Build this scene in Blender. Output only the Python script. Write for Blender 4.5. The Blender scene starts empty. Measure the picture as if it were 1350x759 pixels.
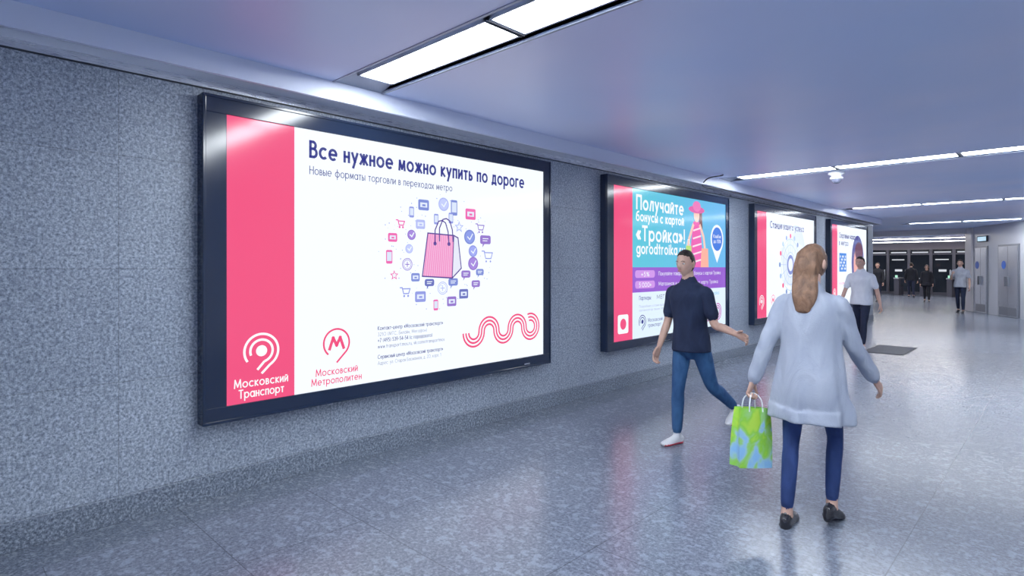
import bpy, bmesh, math, random
from mathutils import Vector, Matrix, noise
from mathutils.bvhtree import BVHTree
random.seed(7)
sc = bpy.context.scene
sc.view_settings.view_transform = 'Standard'
sc.view_settings.look = 'None'
sc.view_settings.exposure = 0.0
GAM = 1.15
sc.view_settings.gamma = GAM
COL = sc.collection

# ------------------------------------------------------------------ materials
def mat(name, color=(.5,.5,.5), rough=.5, metal=0., emis=None, estr=0., spec=.5, noemit=False):
    m = bpy.data.materials.new(name); m.use_nodes = True
    b = m.node_tree.nodes['Principled BSDF']
    b.inputs['Base Color'].default_value = (*color, 1)
    b.inputs['Roughness'].default_value = rough
    b.inputs['Metallic'].default_value = metal
    b.inputs['Specular IOR Level'].default_value = spec
    if emis:
        b.inputs['Emission Color'].default_value = (*emis, 1)
        b.inputs['Emission Strength'].default_value = estr
    if noemit:
        m.cycles.emission_sampling = 'NONE'
    return m

def nodes(m): return m.node_tree.nodes, m.node_tree.links, m.node_tree.nodes['Principled BSDF']

def ramp(n, stops):
    r = n.new('ShaderNodeValToRGB'); e = r.color_ramp.elements
    e[0].position, e[0].color = stops[0][0], (*stops[0][1], 1)
    e[1].position, e[1].color = stops[1][0], (*stops[1][1], 1)
    for p, c in stops[2:]:
        x = e.new(p); x.color = (*c, 1)
    return r

def granite(name, stops, axes, scale=60, joint=None, jdark=.72, rough=.4, offx=0, offy=0, boff=0., mort=.004, bump=.1, fleck=.5, fcol=(.5,.54,.62), fscale=.75, spec=.5):
    m = mat(name, rough=rough, spec=spec); n, l, b = nodes(m)
    tc = n.new('ShaderNodeTexCoord')
    no = n.new('ShaderNodeTexNoise'); no.inputs['Scale'].default_value = scale; no.inputs['Detail'].default_value = 6; no.inputs['Roughness'].default_value=.8
    l.new(tc.outputs['Object'], no.inputs['Vector'])
    r = ramp(n, stops); l.new(no.outputs['Fac'], r.inputs['Fac'])
    n2 = n.new('ShaderNodeTexVoronoi'); n2.inputs['Scale'].default_value = scale*fscale; n2.feature='SMOOTH_F1'; n2.inputs['Randomness'].default_value=1
    nd = n.new('ShaderNodeTexNoise'); nd.inputs['Scale'].default_value=scale*1.2; nd.inputs['Detail'].default_value=2
    l.new(tc.outputs['Object'], nd.inputs['Vector'])
    vm = n.new('ShaderNodeVectorMath'); vm.operation='MULTIPLY_ADD'; vm.inputs[1].default_value=(.03,.03,.03)
    l.new(nd.outputs['Color'], vm.inputs[0]); l.new(tc.outputs['Object'], vm.inputs[2]); l.new(vm.outputs[0], n2.inputs['Vector'])
    sep = n.new('ShaderNodeSeparateColor'); l.new(n2.outputs['Color'], sep.inputs['Color'])
    r2 = ramp(n, [(.58,(0,0,0)),(.72,(1,1,1))]); l.new(sep.outputs['Red'], r2.inputs['Fac'])
    mx = n.new('ShaderNodeMix'); mx.data_type='RGBA'
    mf = n.new('ShaderNodeMath'); mf.operation='MULTIPLY'; mf.inputs[1].default_value=fleck
    l.new(r2.outputs['Color'], mf.inputs[0]); l.new(mf.outputs[0], mx.inputs['Factor'])
    l.new(r.outputs['Color'], mx.inputs['A']); mx.inputs['B'].default_value=(*fcol,1)
    nb = n.new('ShaderNodeTexNoise'); nb.inputs['Scale'].default_value=1.3; nb.inputs['Detail'].default_value=3
    l.new(tc.outputs['Object'], nb.inputs['Vector'])
    rb = ramp(n, [(.3,(.88,.89,.91)),(.7,(1.08,1.08,1.08))]); l.new(nb.outputs['Fac'], rb.inputs['Fac'])
    m2 = n.new('ShaderNodeMix'); m2.data_type='RGBA'; m2.blend_type='MULTIPLY'; m2.inputs['Factor'].default_value=1
    l.new(mx.outputs['Result'], m2.inputs['A']); l.new(rb.outputs['Color'], m2.inputs['B'])
    out = m2.outputs['Result']
    if joint:
        sx = n.new('ShaderNodeSeparateXYZ'); l.new(tc.outputs['Object'], sx.inputs[0])
        cx = n.new('ShaderNodeCombineXYZ')
        for i,(ax,of) in enumerate(zip(axes,(offx,offy))):
            ad = n.new('ShaderNodeMath'); ad.operation='ADD'; ad.inputs[1].default_value=of
            l.new(sx.outputs['XYZ'.index(ax)], ad.inputs[0]); l.new(ad.outputs[0], cx.inputs[i])
        br = n.new('ShaderNodeTexBrick'); br.inputs['Scale'].default_value=1; br.offset=boff; br.squash=1
        br.inputs['Brick Width'].default_value=joint[0]; br.inputs['Row Height'].default_value=joint[1]
        br.inputs['Mortar Size'].default_value=mort; br.inputs['Mortar Smooth'].default_value=.3
        br.inputs['Color1'].default_value=(1,1,1,1); br.inputs['Color2'].default_value=(.90,.91,.93,1); br.inputs['Mortar'].default_value=(jdark,jdark,jdark,1)
        l.new(cx.outputs[0], br.inputs['Vector'])
        m3 = n.new('ShaderNodeMix'); m3.data_type='RGBA'; m3.blend_type='MULTIPLY'; m3.inputs['Factor'].default_value=1
        l.new(out, m3.inputs['A']); l.new(br.outputs['Color'], m3.inputs['B']); out = m3.outputs['Result']
    l.new(out, b.inputs['Base Color'])
    bp = n.new('ShaderNodeBump'); bp.inputs['Strength'].default_value=bump; bp.inputs['Distance'].default_value=.003
    l.new(no.outputs['Fac'], bp.inputs['Height']); l.new(bp.outputs[0], b.inputs['Normal'])
    return m

M_wall = granite('granite_wall', [(.38,(.09,.115,.16)),(.5,(.30,.345,.42)),(.61,(.55,.61,.70))], 'YZ', 62, (1.405,.69), jdark=.60, rough=.42, offx=.52, offy=.53, fleck=.38, fcol=(.13,.16,.215), mort=.003, fscale=.75)
M_plinth = granite('granite_plinth', [(.38,(.04,.055,.085)),(.5,(.15,.18,.23)),(.62,(.40,.45,.53))], 'YZ', 60, (1.405,3), jdark=.7, rough=.35, offx=.2, offy=1, fleck=.3, fcol=(.1,.12,.16), mort=.003)
M_floor = granite('granite_floor', [(.37,(.065,.075,.105)),(.5,(.13,.15,.20)),(.62,(.23,.26,.335))], 'YX', 50, (.72,1.225), jdark=.50, rough=.22, offx=.24, offy=.175, fleck=.42, fcol=(.29,.33,.42), mort=.0035, bump=.04, fscale=.6, spec=.42)
M_border = granite('granite_border', [(.36,(.05,.062,.085)),(.5,(.105,.125,.165)),(.62,(.20,.23,.29))], 'YX', 60, (1.44,3), jdark=.6, rough=.25, offx=.24, offy=1, fleck=.2, bump=.04, spec=.42)
M_rwall = granite('granite_far_wall', [(.36,(.6,.62,.66)),(.5,(.72,.74,.78)),(.64,(.8,.8,.83))], 'YZ', 42, (1.2,.8), jdark=.8, rough=.3, fleck=.1)

def ceil_mat():
    m = mat('ceiling_paint', (.56,.62,.92), .42); n,l,b = nodes(m)
    tc=n.new('ShaderNodeTexCoord'); no=n.new('ShaderNodeTexNoise'); no.inputs['Scale'].default_value=.45; no.inputs['Detail'].default_value=2
    l.new(tc.outputs['Object'], no.inputs['Vector'])
    r=ramp(n,[(.35,(.52,.66,1.0)),(.65,(.70,.74,1.0))]); l.new(no.outputs['Fac'], r.inputs['Fac']); l.new(r.outputs['Color'], b.inputs['Base Color'])
    return m
M_ceil = ceil_mat()
M_fascia = mat('fascia_paint', (.74,.79,.96), .35)
M_soffit = mat('soffit_enamel', (.70,.75,.90), .22, .35)
M_steel = mat('brushed_steel', (.62,.65,.72), .28, 1.)
def brushed(m):
    n,l,b=nodes(m); tc=n.new('ShaderNodeTexCoord'); mp=n.new('ShaderNodeMapping'); mp.inputs['Scale'].default_value=(60,2,60)
    no=n.new('ShaderNodeTexNoise'); no.inputs['Scale'].default_value=4
    l.new(tc.outputs['Object'],mp.inputs[0]); l.new(mp.outputs[0],no.inputs['Vector'])
    r=ramp(n,[(.3,(.2,.2,.2)),(.7,(.42,.42,.42))]); l.new(no.outputs['Fac'],r.inputs['Fac']); l.new(r.outputs['Color'],b.inputs['Roughness'])
brushed(M_steel)
M_house = mat('lamp_housing', (.30,.34,.45), .4)
M_lamp = mat('lamp_diffuser', (.9,.9,.9), .5, emis=(.86,.935,1.0), estr=36)
M_black = mat('frame_black', (.008,.016,.042), .13)
M_dark = mat('dark_gap', (.02,.022,.03), .6)
M_white = mat('white_plastic', (.8,.82,.86), .35)
M_cable = mat('cable_rubber', (.02,.02,.025), .5)

# ------------------------------------------------------------------ mesh helpers
def mkobj(name, verts, faces, mats, midx=None, smooth=False, parent=None, loc=None):
    me = bpy.data.meshes.new(name); me.from_pydata([tuple(v) for v in verts], [], faces)
    for m in (mats if isinstance(mats,(list,tuple)) else [mats]): me.materials.append(m)
    if midx: me.polygons.foreach_set('material_index', midx)
    if smooth: me.polygons.foreach_set('use_smooth', [True]*len(me.polygons))
    me.update()
    o = bpy.data.objects.new(name, me); COL.objects.link(o)
    if parent: o.parent = parent
    if loc: o.location = loc
    return o

class MB:
    def __init__(s): s.v=[]; s.f=[]; s.m=[]
    def add(s, vs, fs, m=0):
        b=len(s.v); s.v+=[Vector(v) for v in vs]; s.f+=[tuple(b+i for i in f) for f in fs]; s.m+=[m]*len(fs)
    def box(s, x0,x1,y0,y1,z0,z1,m=0):
        s.add([(x0,y0,z0),(x1,y0,z0),(x1,y1,z0),(x0,y1,z0),(x0,y0,z1),(x1,y0,z1),(x1,y1,z1),(x0,y1,z1)],
              [(0,3,2,1),(4,5,6,7),(0,1,5,4),(1,2,6,5),(2,3,7,6),(3,0,4,7)],m)
    def quad(s,a,b,c,d,m=0): s.add([a,b,c,d],[(0,1,2,3)],m)
    def obj(s,name,mats,smooth=False,parent=None,bevel=0,loc=None):
        o=mkobj(name,s.v,s.f,mats,s.m,smooth,parent,loc)
        if bevel:
            bv=o.modifiers.new('bevel','BEVEL'); bv.width=bevel; bv.segments=2; bv.limit_method='ANGLE'
        return o

def empty(name, loc=(0,0,0)):
    e=bpy.data.objects.new(name,None); e.empty_display_size=.2; e.location=loc; COL.objects.link(e); return e

# ------------------------------------------------------------------ room
H=2.93
YB,YE=-12.0,40.0
b=MB(); b.box(.34,9,YB,YE,-.1,0); b.box(-8,.34,19.6,YE,-.1,0); b.obj('floor',[M_floor])
b=MB(); b.box(-.3,.34,YB,19.6,-.1,0.0); b.obj('floor_border',[M_border])
b=MB(); b.box(-.3,0,YB,19.6,0,2.74); b.obj('wall_left',[M_wall])
b=MB(); b.box(0,.018,YB,19.6,0,.155); b.obj('baseboard_left',[M_plinth],bevel=.003)
b=MB()
b.box(-.3,.0,YB,19.6,2.74,2.752,1)
b.box(-.3,.004,YB,19.6,2.752,2.80,0)
b.obj('trim_1',[M_steel,M_dark])
b=MB()
b.quad((-.3,YB,2.80),(-.3,19.6,2.80),(.2,19.6,2.80),(.2,YB,2.80),0)
b.box(.2,.225,YB,19.6,2.79,H+.02,1)
b.obj('trim_2',[M_soffit,M_fascia])
# ceiling with slots
strips=[-10.8,-4.2,2.40,8.98,15.5,22.1]
W=.21
XS0,XS1=.225,6.95
b=MB()
edges=[YB]+[y for s in strips for y in (s-W,s+W)]+[26.0]
for i in range(0,len(edges),2):
    b.box(XS0,7.2,edges[i],edges[i+1],H,H+.04)
for s in strips: b.box(XS1,7.2,s-W,s+W,H,H+.04)
b.box(-8,XS0,19.6,26,H,H+.04)
b.box(-8,9,26,40,H,H+.04)
b.obj('ceiling',[M_ceil])
b=MB(); b.box(-8,1.9,26,26.35,2.74,H); b.obj('ceiling_beam',[mat('beam_paint',(.70,.66,.68),.5)],bevel=.01)
# lamp strips
for k,s in enumerate(strips):
    e=empty('ceiling_light',(0,0,0))
    hb=MB()
    zt=H+.075; XL=.44
    hb.quad((XS0,s-W,H),(XS0,s+W,H),(XL,s+W,zt),(XL,s-W,zt),0)
    hb.quad((XS1,s-W,H),(XS1,s-W,zt),(XS1,s+W,zt),(XS1,s+W,H),0)
    hb.quad((XS0,s+W,H),(XS1,s+W,H),(XS1,s+W,zt),(XL,s+W,zt),0)
    hb.quad((XS0,s-W,H),(XL,s-W,zt),(XS1,s-W,zt),(XS1,s-W,H),0)
    hb.quad((XL,s-W,zt),(XL,s+W,zt),(XS1,s+W,zt),(XS1,s-W,zt),0)
    hb.box(XS0,XS1,s-W-.012,s-W+.006,H-.006,H+.01,0); hb.box(XS0,XS1,s+W-.006,s+W+.012,H-.006,H+.01,0)
    lb=MB()
    x=.47
    while x+1.3<XS1:
        lb.box(x,x+1.31,s-.135,s+.135,zt-.064,zt-.01)
        hb.box(x+1.312,x+1.368,s-.15,s+.15,zt-.072,zt-.01,0)
        for kk in (.3,.7): hb.box(x+1.312+.056*kk-.004,x+1.312+.056*kk+.004,s-.15,s+.15,zt-.078,zt-.07,1)
        x+=1.38
    hb.box(.45,x,s-.150,s-.137,zt-.070,zt-.01,0); hb.box(.45,x,s+.137,s+.150,zt-.070,zt-.01,0); hb.box(.45,.468,s-.150,s+.150,zt-.070,zt-.01,0)
    hb.obj('housing',[M_house,M_dark],parent=e)
    lb.obj('diffuser',[M_lamp],parent=e)
M_lamp2=mat('hall_lamp',(.9,.9,.9),.5,emis=(1,.96,.93),estr=26)
for y in (28.5,32.5,36.5):
    e=empty('hall_light'); q=MB(); q.box(-6,1.5,y-.14,y+.14,H-.05,H-.001,0); q.box(-5.95,1.45,y-.12,y+.12,H-.06,H-.049,1); q.obj('tube_fitting',[M_house,M_lamp2],parent=e)
# other walls
b=MB(); b.box(7,7.3,YB,15.5,0,H+.04); b.obj('wall_right',[M_rwall])
b=MB(); b.box(-.3,7.3,YB-.3,YB,0,H+.04); b.obj('wall_rear',[M_rwall])
b=MB(); b.box(-8.2,-8,19.3,YE,0,H+.04); b.obj('wall_hall_left',[M_rwall])
b=MB(); b.box(-8.2,-.3,19.3,19.6,0,H+.04); b.obj('wall_hall_front',[M_rwall])
# diagonal wall with steel doors
P0=Vector((1.64,25.9,0)); P1=Vector((7.1,15.33,0)); dv=(P1-P0); Ld=dv.length; dv.normalize()
nrm=Vector((-dv.y,dv.x,0)); 
if nrm.x>0: nrm=-nrm
def dp(s,o,z): 
    p=P0+dv*s+nrm*o; return Vector((p.x,p.y,z))
def dbox(B,s0,s1,o0,o1,z0,z1,m=0):
    B.add([dp(s0,o0,z0),dp(s1,o0,z0),dp(s1,o1,z0),dp(s0,o1,z0),dp(s0,o0,z1),dp(s1,o0,z1),dp(s1,o1,z1),dp(s0,o1,z1)],
          [(0,1,2,3),(4,7,6,5),(0,4,5,1),(1,5,6,2),(2,6,7,3),(3,7,4,0)],m)
b=MB(); dbox(b,0,Ld,-.25,0,0,H); b.obj('wall_diagonal',[mat('light_panels',(.56,.56,.63),.3)])
b=MB(); dbox(b,-.28,.22,-.35,.06,0,H); b.obj('pillar',[mat('pillar_paint',(.78,.73,.74),.35)],bevel=.02)
M_blue=mat('sign_blue',(.02,.12,.6),.4)
for i,(s0,s1) in enumerate(((.45,1.2),(2.0,3.1),(4.2,5.3),(6.6,7.7))):
    e=empty('door_%d'%(i+1)); q=MB()
    dbox(q,s0-.06,s1+.06,0,.03,0,2.26,1); dbox(q,s0,s1,.03,.045,.02,2.2,0)
    mid=(s0+s1)/2
    dbox(q,mid-.004,mid+.004,.045,.05,.02,2.2,1)
    dbox(q,mid-.10,mid-.06,.045,.1,.95,1.25,1); dbox(q,mid+.06,mid+.10,.045,.1,.95,1.25,1)
    dbox(q,s0+.05,s1-.05,.045,.049,.05,.3,1)
    q.obj('steel_leaf',[M_steel,mat('door_frame',(.25,.26,.3),.35,.6)],parent=e)
    d=MB(); vs=[dp(mid+.13*math.cos(a)-.22,.052,1.62+.13*math.sin(a)) for a in [t*math.tau/24 for t in range(24)]]
    d.add(vs,[tuple(range(24))]); d.obj('round_sticker',[M_blue],parent=e)
e=empty('wall_sign'); q=MB(); dbox(q,.6,1.25,.0,.05,2.4,2.6,0); dbox(q,.64,1.21,.05,.052,2.43,2.57,1); q.obj('sign_plate',[M_dark,mat('sign_face',(.5,.7,.8),.4,emis=(.5,.8,1),estr=.7,noemit=True)],parent=e)
# end wall with glazed doors
b=MB()
M_end=mat('end_wall_panels',(.34,.30,.34),.4)
b.box(-8,-5.6,YE-.2,YE,0,H); b.box(.6,3,YE-.2,YE,0,H); b.box(-5.6,.6,YE-.2,YE,2.55,H)
b.box(1.9,2.1,26,YE,0,H); b.obj('wall_end',[M_end])
M_glass=mat('dark_glass',(.015,.02,.03),.05)
M_glow=mat('painted_glass_glow',(.1,.1,.1),.5,emis=(.85,.9,1),estr=.7,noemit=True)  # emission imitating light reflected in and glowing behind the door glass
M_dmetal=mat('door_metal',(.10,.10,.13),.35,.7)
for i in range(6):
    x0=-5.6+i*1.033; e=empty('glass_door'); q=MB()
    q.box(x0,x0+.07,YE-.22,YE-.08,0,2.55,0); q.box(x0+.963,x0+1.033,YE-.22,YE-.08,0,2.55,0)
    q.box(x0+.07,x0+.963,YE-.2,YE-.1,2.25,2.32,0); q.box(x0+.07,x0+.963,YE-.2,YE-.1,0,.14,0)
    q.box(x0+.07,x0+.963,YE-.16,YE-.14,.14,2.25,1); q.box(x0+.07,x0+.963,YE-.16,YE-.14,2.32,2.55,1)
    q.box(x0+.85,x0+.9,YE-.26,YE-.2,.8,1.4,2)
    q.obj('leaf_and_frame',[M_dmetal,M_glass,M_steel],parent=e)
    g_=MB()
    if i%2==0: g_.box(x0+.2,x0+.8,YE-.172,YE-.165,1.95,2.0,0); g_.box(x0+.35,x0+.7,YE-.172,YE-.165,1.3,1.42,0)
    g_.box(x0+.15,x0+.9,YE-.172,YE-.165,2.36,2.42,0); g_.obj('glass_reflection_bar',[M_glow],parent=e)  # glowing bars on the glass stand in for light reflections, not real panels
for i in range(5):
    e=empty('turnstile',(-4.9+i*1.15,37.6,0)); q=MB()
    q.box(-.11,.11,-.6,.6,0,.92,0); q.box(-.13,.13,-.64,.64,.92,.98,1); q.box(-.06,.06,-.60,-.52,.98,1.12,1)
    q.box(.11,.5,-.02,.02,.5,.9,2)
    q.obj('cabinet',[M_dmetal,M_steel,M_glass],parent=e,bevel=.01)
    g_=MB(); g_.box(-.05,.05,-.606,-.6,1.0,1.1); g_.obj('indicator',[mat('turnstile_led',(.1,.5,.2),.4,emis=(.4,.9,.6),estr=1,noemit=True)],parent=e)
# floor grate
e=empty('floor_grate'); q=MB(); q.box(1.42,2.06,12.1,13.4,0.0005,.006,0)
for i in range(26): q.box(1.44,2.04,12.13+i*.048,12.15+i*.048,.006,.012,1)
q.obj('grille',[M_dark,mat('grate_metal',(.12,.13,.16),.4,.7)],parent=e)

# security dome camera
def lathe(prof,n=28,cx=0,cy=0,cz=0):
    vs=[];fs=[]
    for r,z in prof:
        for i in range(n): a=i*math.tau/n; vs.append((cx+r*math.cos(a),cy+r*math.sin(a),cz+z))
    for j in range(len(prof)-1):
        for i in range(n):
            k=(i+1)%n; fs.append((j*n+i,j*n+k,(j+1)*n+k,(j+1)*n+i))
    return vs,fs
e=empty('security_camera',(1.72,9.35,H)); 
q=MB(); q.add(*lathe([(0,0),(.11,0),(.11,-.03),(.075,-.045),(.06,-.07)]),0); q.add(*lathe([(.06,-.07),(.085,-.075),(.085,-.1),(.065,-.105)]),0)
q.add(*lathe([(.066,-.1),(.064,-.125),(.05,-.15),(.03,-.163),(.001,-.168)]),1)
q.obj('dome',[M_white,mat('smoked_dome',(.12,.13,.2),.1)],smooth=True,parent=e)
# cable along the fascia
cu=bpy.data.curves.new('ceiling_cable','CURVE'); cu.dimensions='3D'; cu.bevel_depth=.009; cu.materials.append(M_cable)
sp=cu.splines.new('BEZIER'); P=[(.45,8.4,2.92),(.27,8.2,2.84),(.235,8.9,2.775),(.15,10.2,2.79),(.12,14.0,2.785),(.12,19.4,2.79)]
sp.bezier_points.add(len(P)-1)
for bp_,p in zip(sp.bezier_points,P): bp_.co=p; bp_.handle_left_type=bp_.handle_right_type='AUTO'
o=bpy.data.objects.new('ceiling_cable',cu); COL.objects.link(o)

# ------------------------------------------------------------------ geometric stroke alphabet
def a_(cx,cy,rx,ry,a0,a1,n=12):
    n=max(6,int(abs(a1-a0)/18)); return ('c',[(cx+rx*math.cos(math.radians(a0+(a1-a0)*i/n)),cy+ry*math.sin(math.radians(a0+(a1-a0)*i/n))) for i in range(n+1)])
def l_(*p): return ('l',list(p))
G={}
def g(chs,w,*st):
    for c in chs: G[c]=(w,st)
g('АA',.78,l_((0,0),(.39,1),(.78,0)),l_((.14,.33),(.64,.33)))
g('Б',.52,l_((.50,1),(0,1),(0,0),(.25,0)),a_(.25,.28,.27,.28,-90,90),l_((0,.56),(.25,.56)))
g('ВB',.52,l_((.26,0),(0,0),(0,1),(.23,1)),a_(.23,.77,.22,.23,-90,90),l_((0,.54),(.26,.54)),a_(.26,.27,.27,.27,-90,90))
g('Г',.45,l_((0,0),(0,1),(.45,1)))
g('Д',.78,l_((0,-.18),(0,0),(.78,0),(.78,-.18)),l_((.12,0),(.22,1),(.66,1),(.66,0)))
g('ЕE',.46,l_((.46,1),(0,1),(0,0),(.46,0)),l_((0,.52),(.42,.52)))
g('Ж',.95,l_((.475,0),(.475,1)),l_((0,0),(.36,.52),(.03,1)),l_((.95,0),(.59,.52),(.92,1)),l_((.36,.52),(.59,.52)))
g('З',.5,a_(.22,.76,.22,.24,145,-90),a_(.22,.27,.27,.27,90,-145))
g('И',.6,l_((0,1),(0,0)),l_((0,.05),(.6,.95)),l_((.6,1),(.6,0)))
g('Й',.6,l_((0,1),(0,0)),l_((0,.05),(.6,.95)),l_((.6,1),(.6,0)),a_(.3,1.34,.16,.12,180,360))
g('КK',.56,l_((0,0),(0,1)),l_((.54,1),(.05,.5),(.56,0)))
g('Л',.64,l_((0,0),(.24,1),(.64,1),(.64,0)))
g('МM',.86,l_((0,0),(.08,1)),l_((.08,1),(.43,.12)),l_((.43,.12),(.78,1)),l_((.78,1),(.86,0)))
g('НH',.6,l_((0,0),(0,1)),l_((.6,0),(.6,1)),l_((0,.52),(.6,.52)))
g('ОO0',.92,a_(.46,.5,.46,.5,0,360))
g('П',.6,l_((0,0),(0,1),(.6,1),(.6,0)))
g('РP',.48,l_((0,0),(0,1),(.22,1)),a_(.22,.73,.26,.27,-90,90),l_((0,.46),(.22,.46)))
g('СC',.78,a_(.46,.5,.46,.5,45,315))
g('ТT',.56,l_((0,1),(.56,1)),l_((.28,0),(.28,1)))
g('У',.62,l_((0,1),(.33,.36)),l_((.62,1),(.14,0)))
g('Ф',.86,l_((.43,-.05),(.43,1.05)),a_(.43,.5,.43,.34,0,360))
g('Х',.6,l_((0,0),(.6,1)),l_((.6,0),(0,1)))
g('Ц',.7,l_((0,1),(0,0),(.7,0),(.7,-.2)),l_((.58,1),(.58,0)))
g('Ч',.54,l_((.54,1),(.54,0)),l_((0,1),(0,.62),(.1,.47),(.54,.47)))
g('Ш',.84,l_((0,1),(0,0),(.84,0),(.84,1)),l_((.42,0),(.42,1)))
g('Щ',.94,l_((0,1),(0,0),(.94,0),(.94,-.2)),l_((.42,0),(.42,1)),l_((.84,0),(.84,1)))
g('Ъ',.66,l_((0,1),(.18,1),(.18,0),(.4,0)),a_(.4,.28,.26,.28,-90,90),l_((.18,.56),(.4,.56)))
g('Ь',.5,l_((0,1),(0,0),(.22,0)),a_(.22,.28,.27,.28,-90,90),l_((0,.56),(.22,.56)))
g('Ы',.74,l_((0,1),(0,0),(.2,0)),a_(.2,.28,.25,.28,-90,90),l_((0,.56),(.2,.56)),l_((.74,0),(.74,1)))
g('Э',.74,a_(.28,.5,.46,.5,135,-135),l_((.25,.52),(.74,.52)))
g('Ю',1.1,l_((0,0),(0,1)),l_((0,.5),(.24,.5)),a_(.67,.5,.43,.5,0,360))
g('Я',.52,l_((.52,0),(.52,1),(.26,1)),a_(.26,.73,.26,.27,90,270),l_((.52,.46),(.26,.46)),l_((.26,.46),(.02,0)))
g('1',.3,l_((0,.8),(.22,1),(.22,0))); g('2',.5,a_(.25,.74,.24,.26,160,-30),l_((.46,.62),(.0,0),(.52,0))); g('3',.5,a_(.22,.76,.22,.24,145,-90),a_(.22,.27,.27,.27,90,-145))
g('4',.56,l_((.42,0),(.42,1),(0,.28),(.56,.28))); g('5',.5,l_((.46,1),(.1,1),(.05,.56)),a_(.22,.32,.28,.31,120,-140)); g('6',.54,a_(.27,.3,.27,.3,0,360),l_((.04,.4),(.36,1)))
g('7',.5,l_((0,1),(.5,1),(.15,0))); g('8',.5,a_(.25,.76,.21,.24,0,360),a_(.25,.27,.25,.27,0,360)); g('9',.54,a_(.27,.7,.27,.3,0,360),l_((.5,.6),(.18,0)))
g('.',.06,l_((0,.0),(.06,.0))); g(',',.08,l_((.08,.04),(0,-.16))); g(':',.06,l_((0,0),(.06,0)),l_((0,.5),(.06,.5))); g('-–',.3,l_((0,.38),(.3,.38)))
g('!',.06,l_((.03,.28),(.03,1)),l_((0,0),(.06,0))); g('+',.5,l_((.25,.15),(.25,.7)),l_((0,.42),(.5,.42)))
g('%',.8,a_(.18,.78,.16,.2,0,360),a_(.62,.22,.16,.2,0,360),l_((.12,0),(.68,1))); g('(',.2,a_(.25,.45,.22,.6,120,240)); g(')',.2,a_(-.05,.45,.22,.6,-60,60))
g('«',.42,l_((.2,.62),(0,.36),(.2,.1)),l_((.42,.62),(.22,.36),(.42,.1))); g('»',.42,l_((0,.62),(.2,.36),(0,.1)),l_((.22,.62),(.42,.36),(.22,.1)))
XH=.66
def lo(chs,w,*st):
    for c in chs:
        G[c]=(w*XH,[(k,[(x*XH,y*XH) for x,y in p]) for k,p in st])
for c in 'вгджзийклмнптхцчшщъыьэюя': w_,st=G[c.upper()]; lo(c,w_*1.04,*[(k,[(x*1.04,y) for x,y in p]) for k,p in st])
lo('оo',.96,a_(.48,.5,.48,.5,0,360)); lo('сc',.8,a_(.48,.5,.48,.5,45,315))
lo('аa',.9,a_(.45,.5,.45,.5,0,360),l_((.9,0),(.9,1))); lo('еe',.94,a_(.47,.5,.47,.5,0,315),l_((.03,.5),(.92,.5)))
lo('б',.92,a_(.46,.46,.46,.46,0,360),l_((.02,.5),(.08,1.1),(.35,1.42),(.8,1.55))); lo('рp',.92,l_((0,-.5),(0,1)),a_(.46,.5,.46,.5,0,360))
lo('уy',.74,l_((0,1),(.38,.1)),l_((.74,1),(.16,-.5))); lo('ф',1.1,l_((.55,-.5),(.55,1.5)),a_(.55,.5,.55,.5,0,360))
lo('g',.9,a_(.45,.5,.45,.5,0,360),l_((.9,1),(.9,-.15)),a_(.47,-.15,.43,.36,0,-160)); lo('d',.9,a_(.45,.5,.45,.5,0,360),l_((.9,0),(.9,1.5)))
lo('b',.9,a_(.45,.5,.45,.5,0,360),l_((0,0),(0,1.5))); lo('r',.45,l_((0,0),(0,1)),a_(.36,.6,.36,.4,180,70)); lo('t',.5,l_((.25,0),(.25,1.4)),l_((0,.98),(.5,.98)))
lo('i',.06,l_((.03,0),(.03,1)),l_((.0,1.35),(.06,1.35))); lo('k',.7,l_((0,0),(0,1.5)),l_((.62,1),(.05,.45),(.7,0))); lo('u',.7,l_((0,1),(0,.38)),a_(.35,.36,.35,.36,180,360),l_((.7,1),(.7,0)))
lo('m',1.2,l_((0,0),(0,1)),a_(.3,.66,.3,.34,180,0),l_((.6,.66),(.6,0)),a_(.9,.66,.3,.34,180,0),l_((1.2,.66),(1.2,0))); lo('n',.65,l_((0,0),(0,1)),a_(.32,.66,.32,.34,180,0),l_((.65,.66),(.65,0)))
lo('s',.5,a_(.25,.74,.23,.26,40,250),a_(.25,.25,.25,.25,90,-140)); lo('v',.7,l_((0,1),(.35,0),(.7,1))); lo('w',1.1,l_((0,1),(.28,0),(.55,1),(.82,0),(1.1,1))); lo('x',.6,l_((0,0),(.6,1)),l_((.6,0),(0,1)))
lo('l',.06,l_((.03,0),(.03,1.5)))

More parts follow.
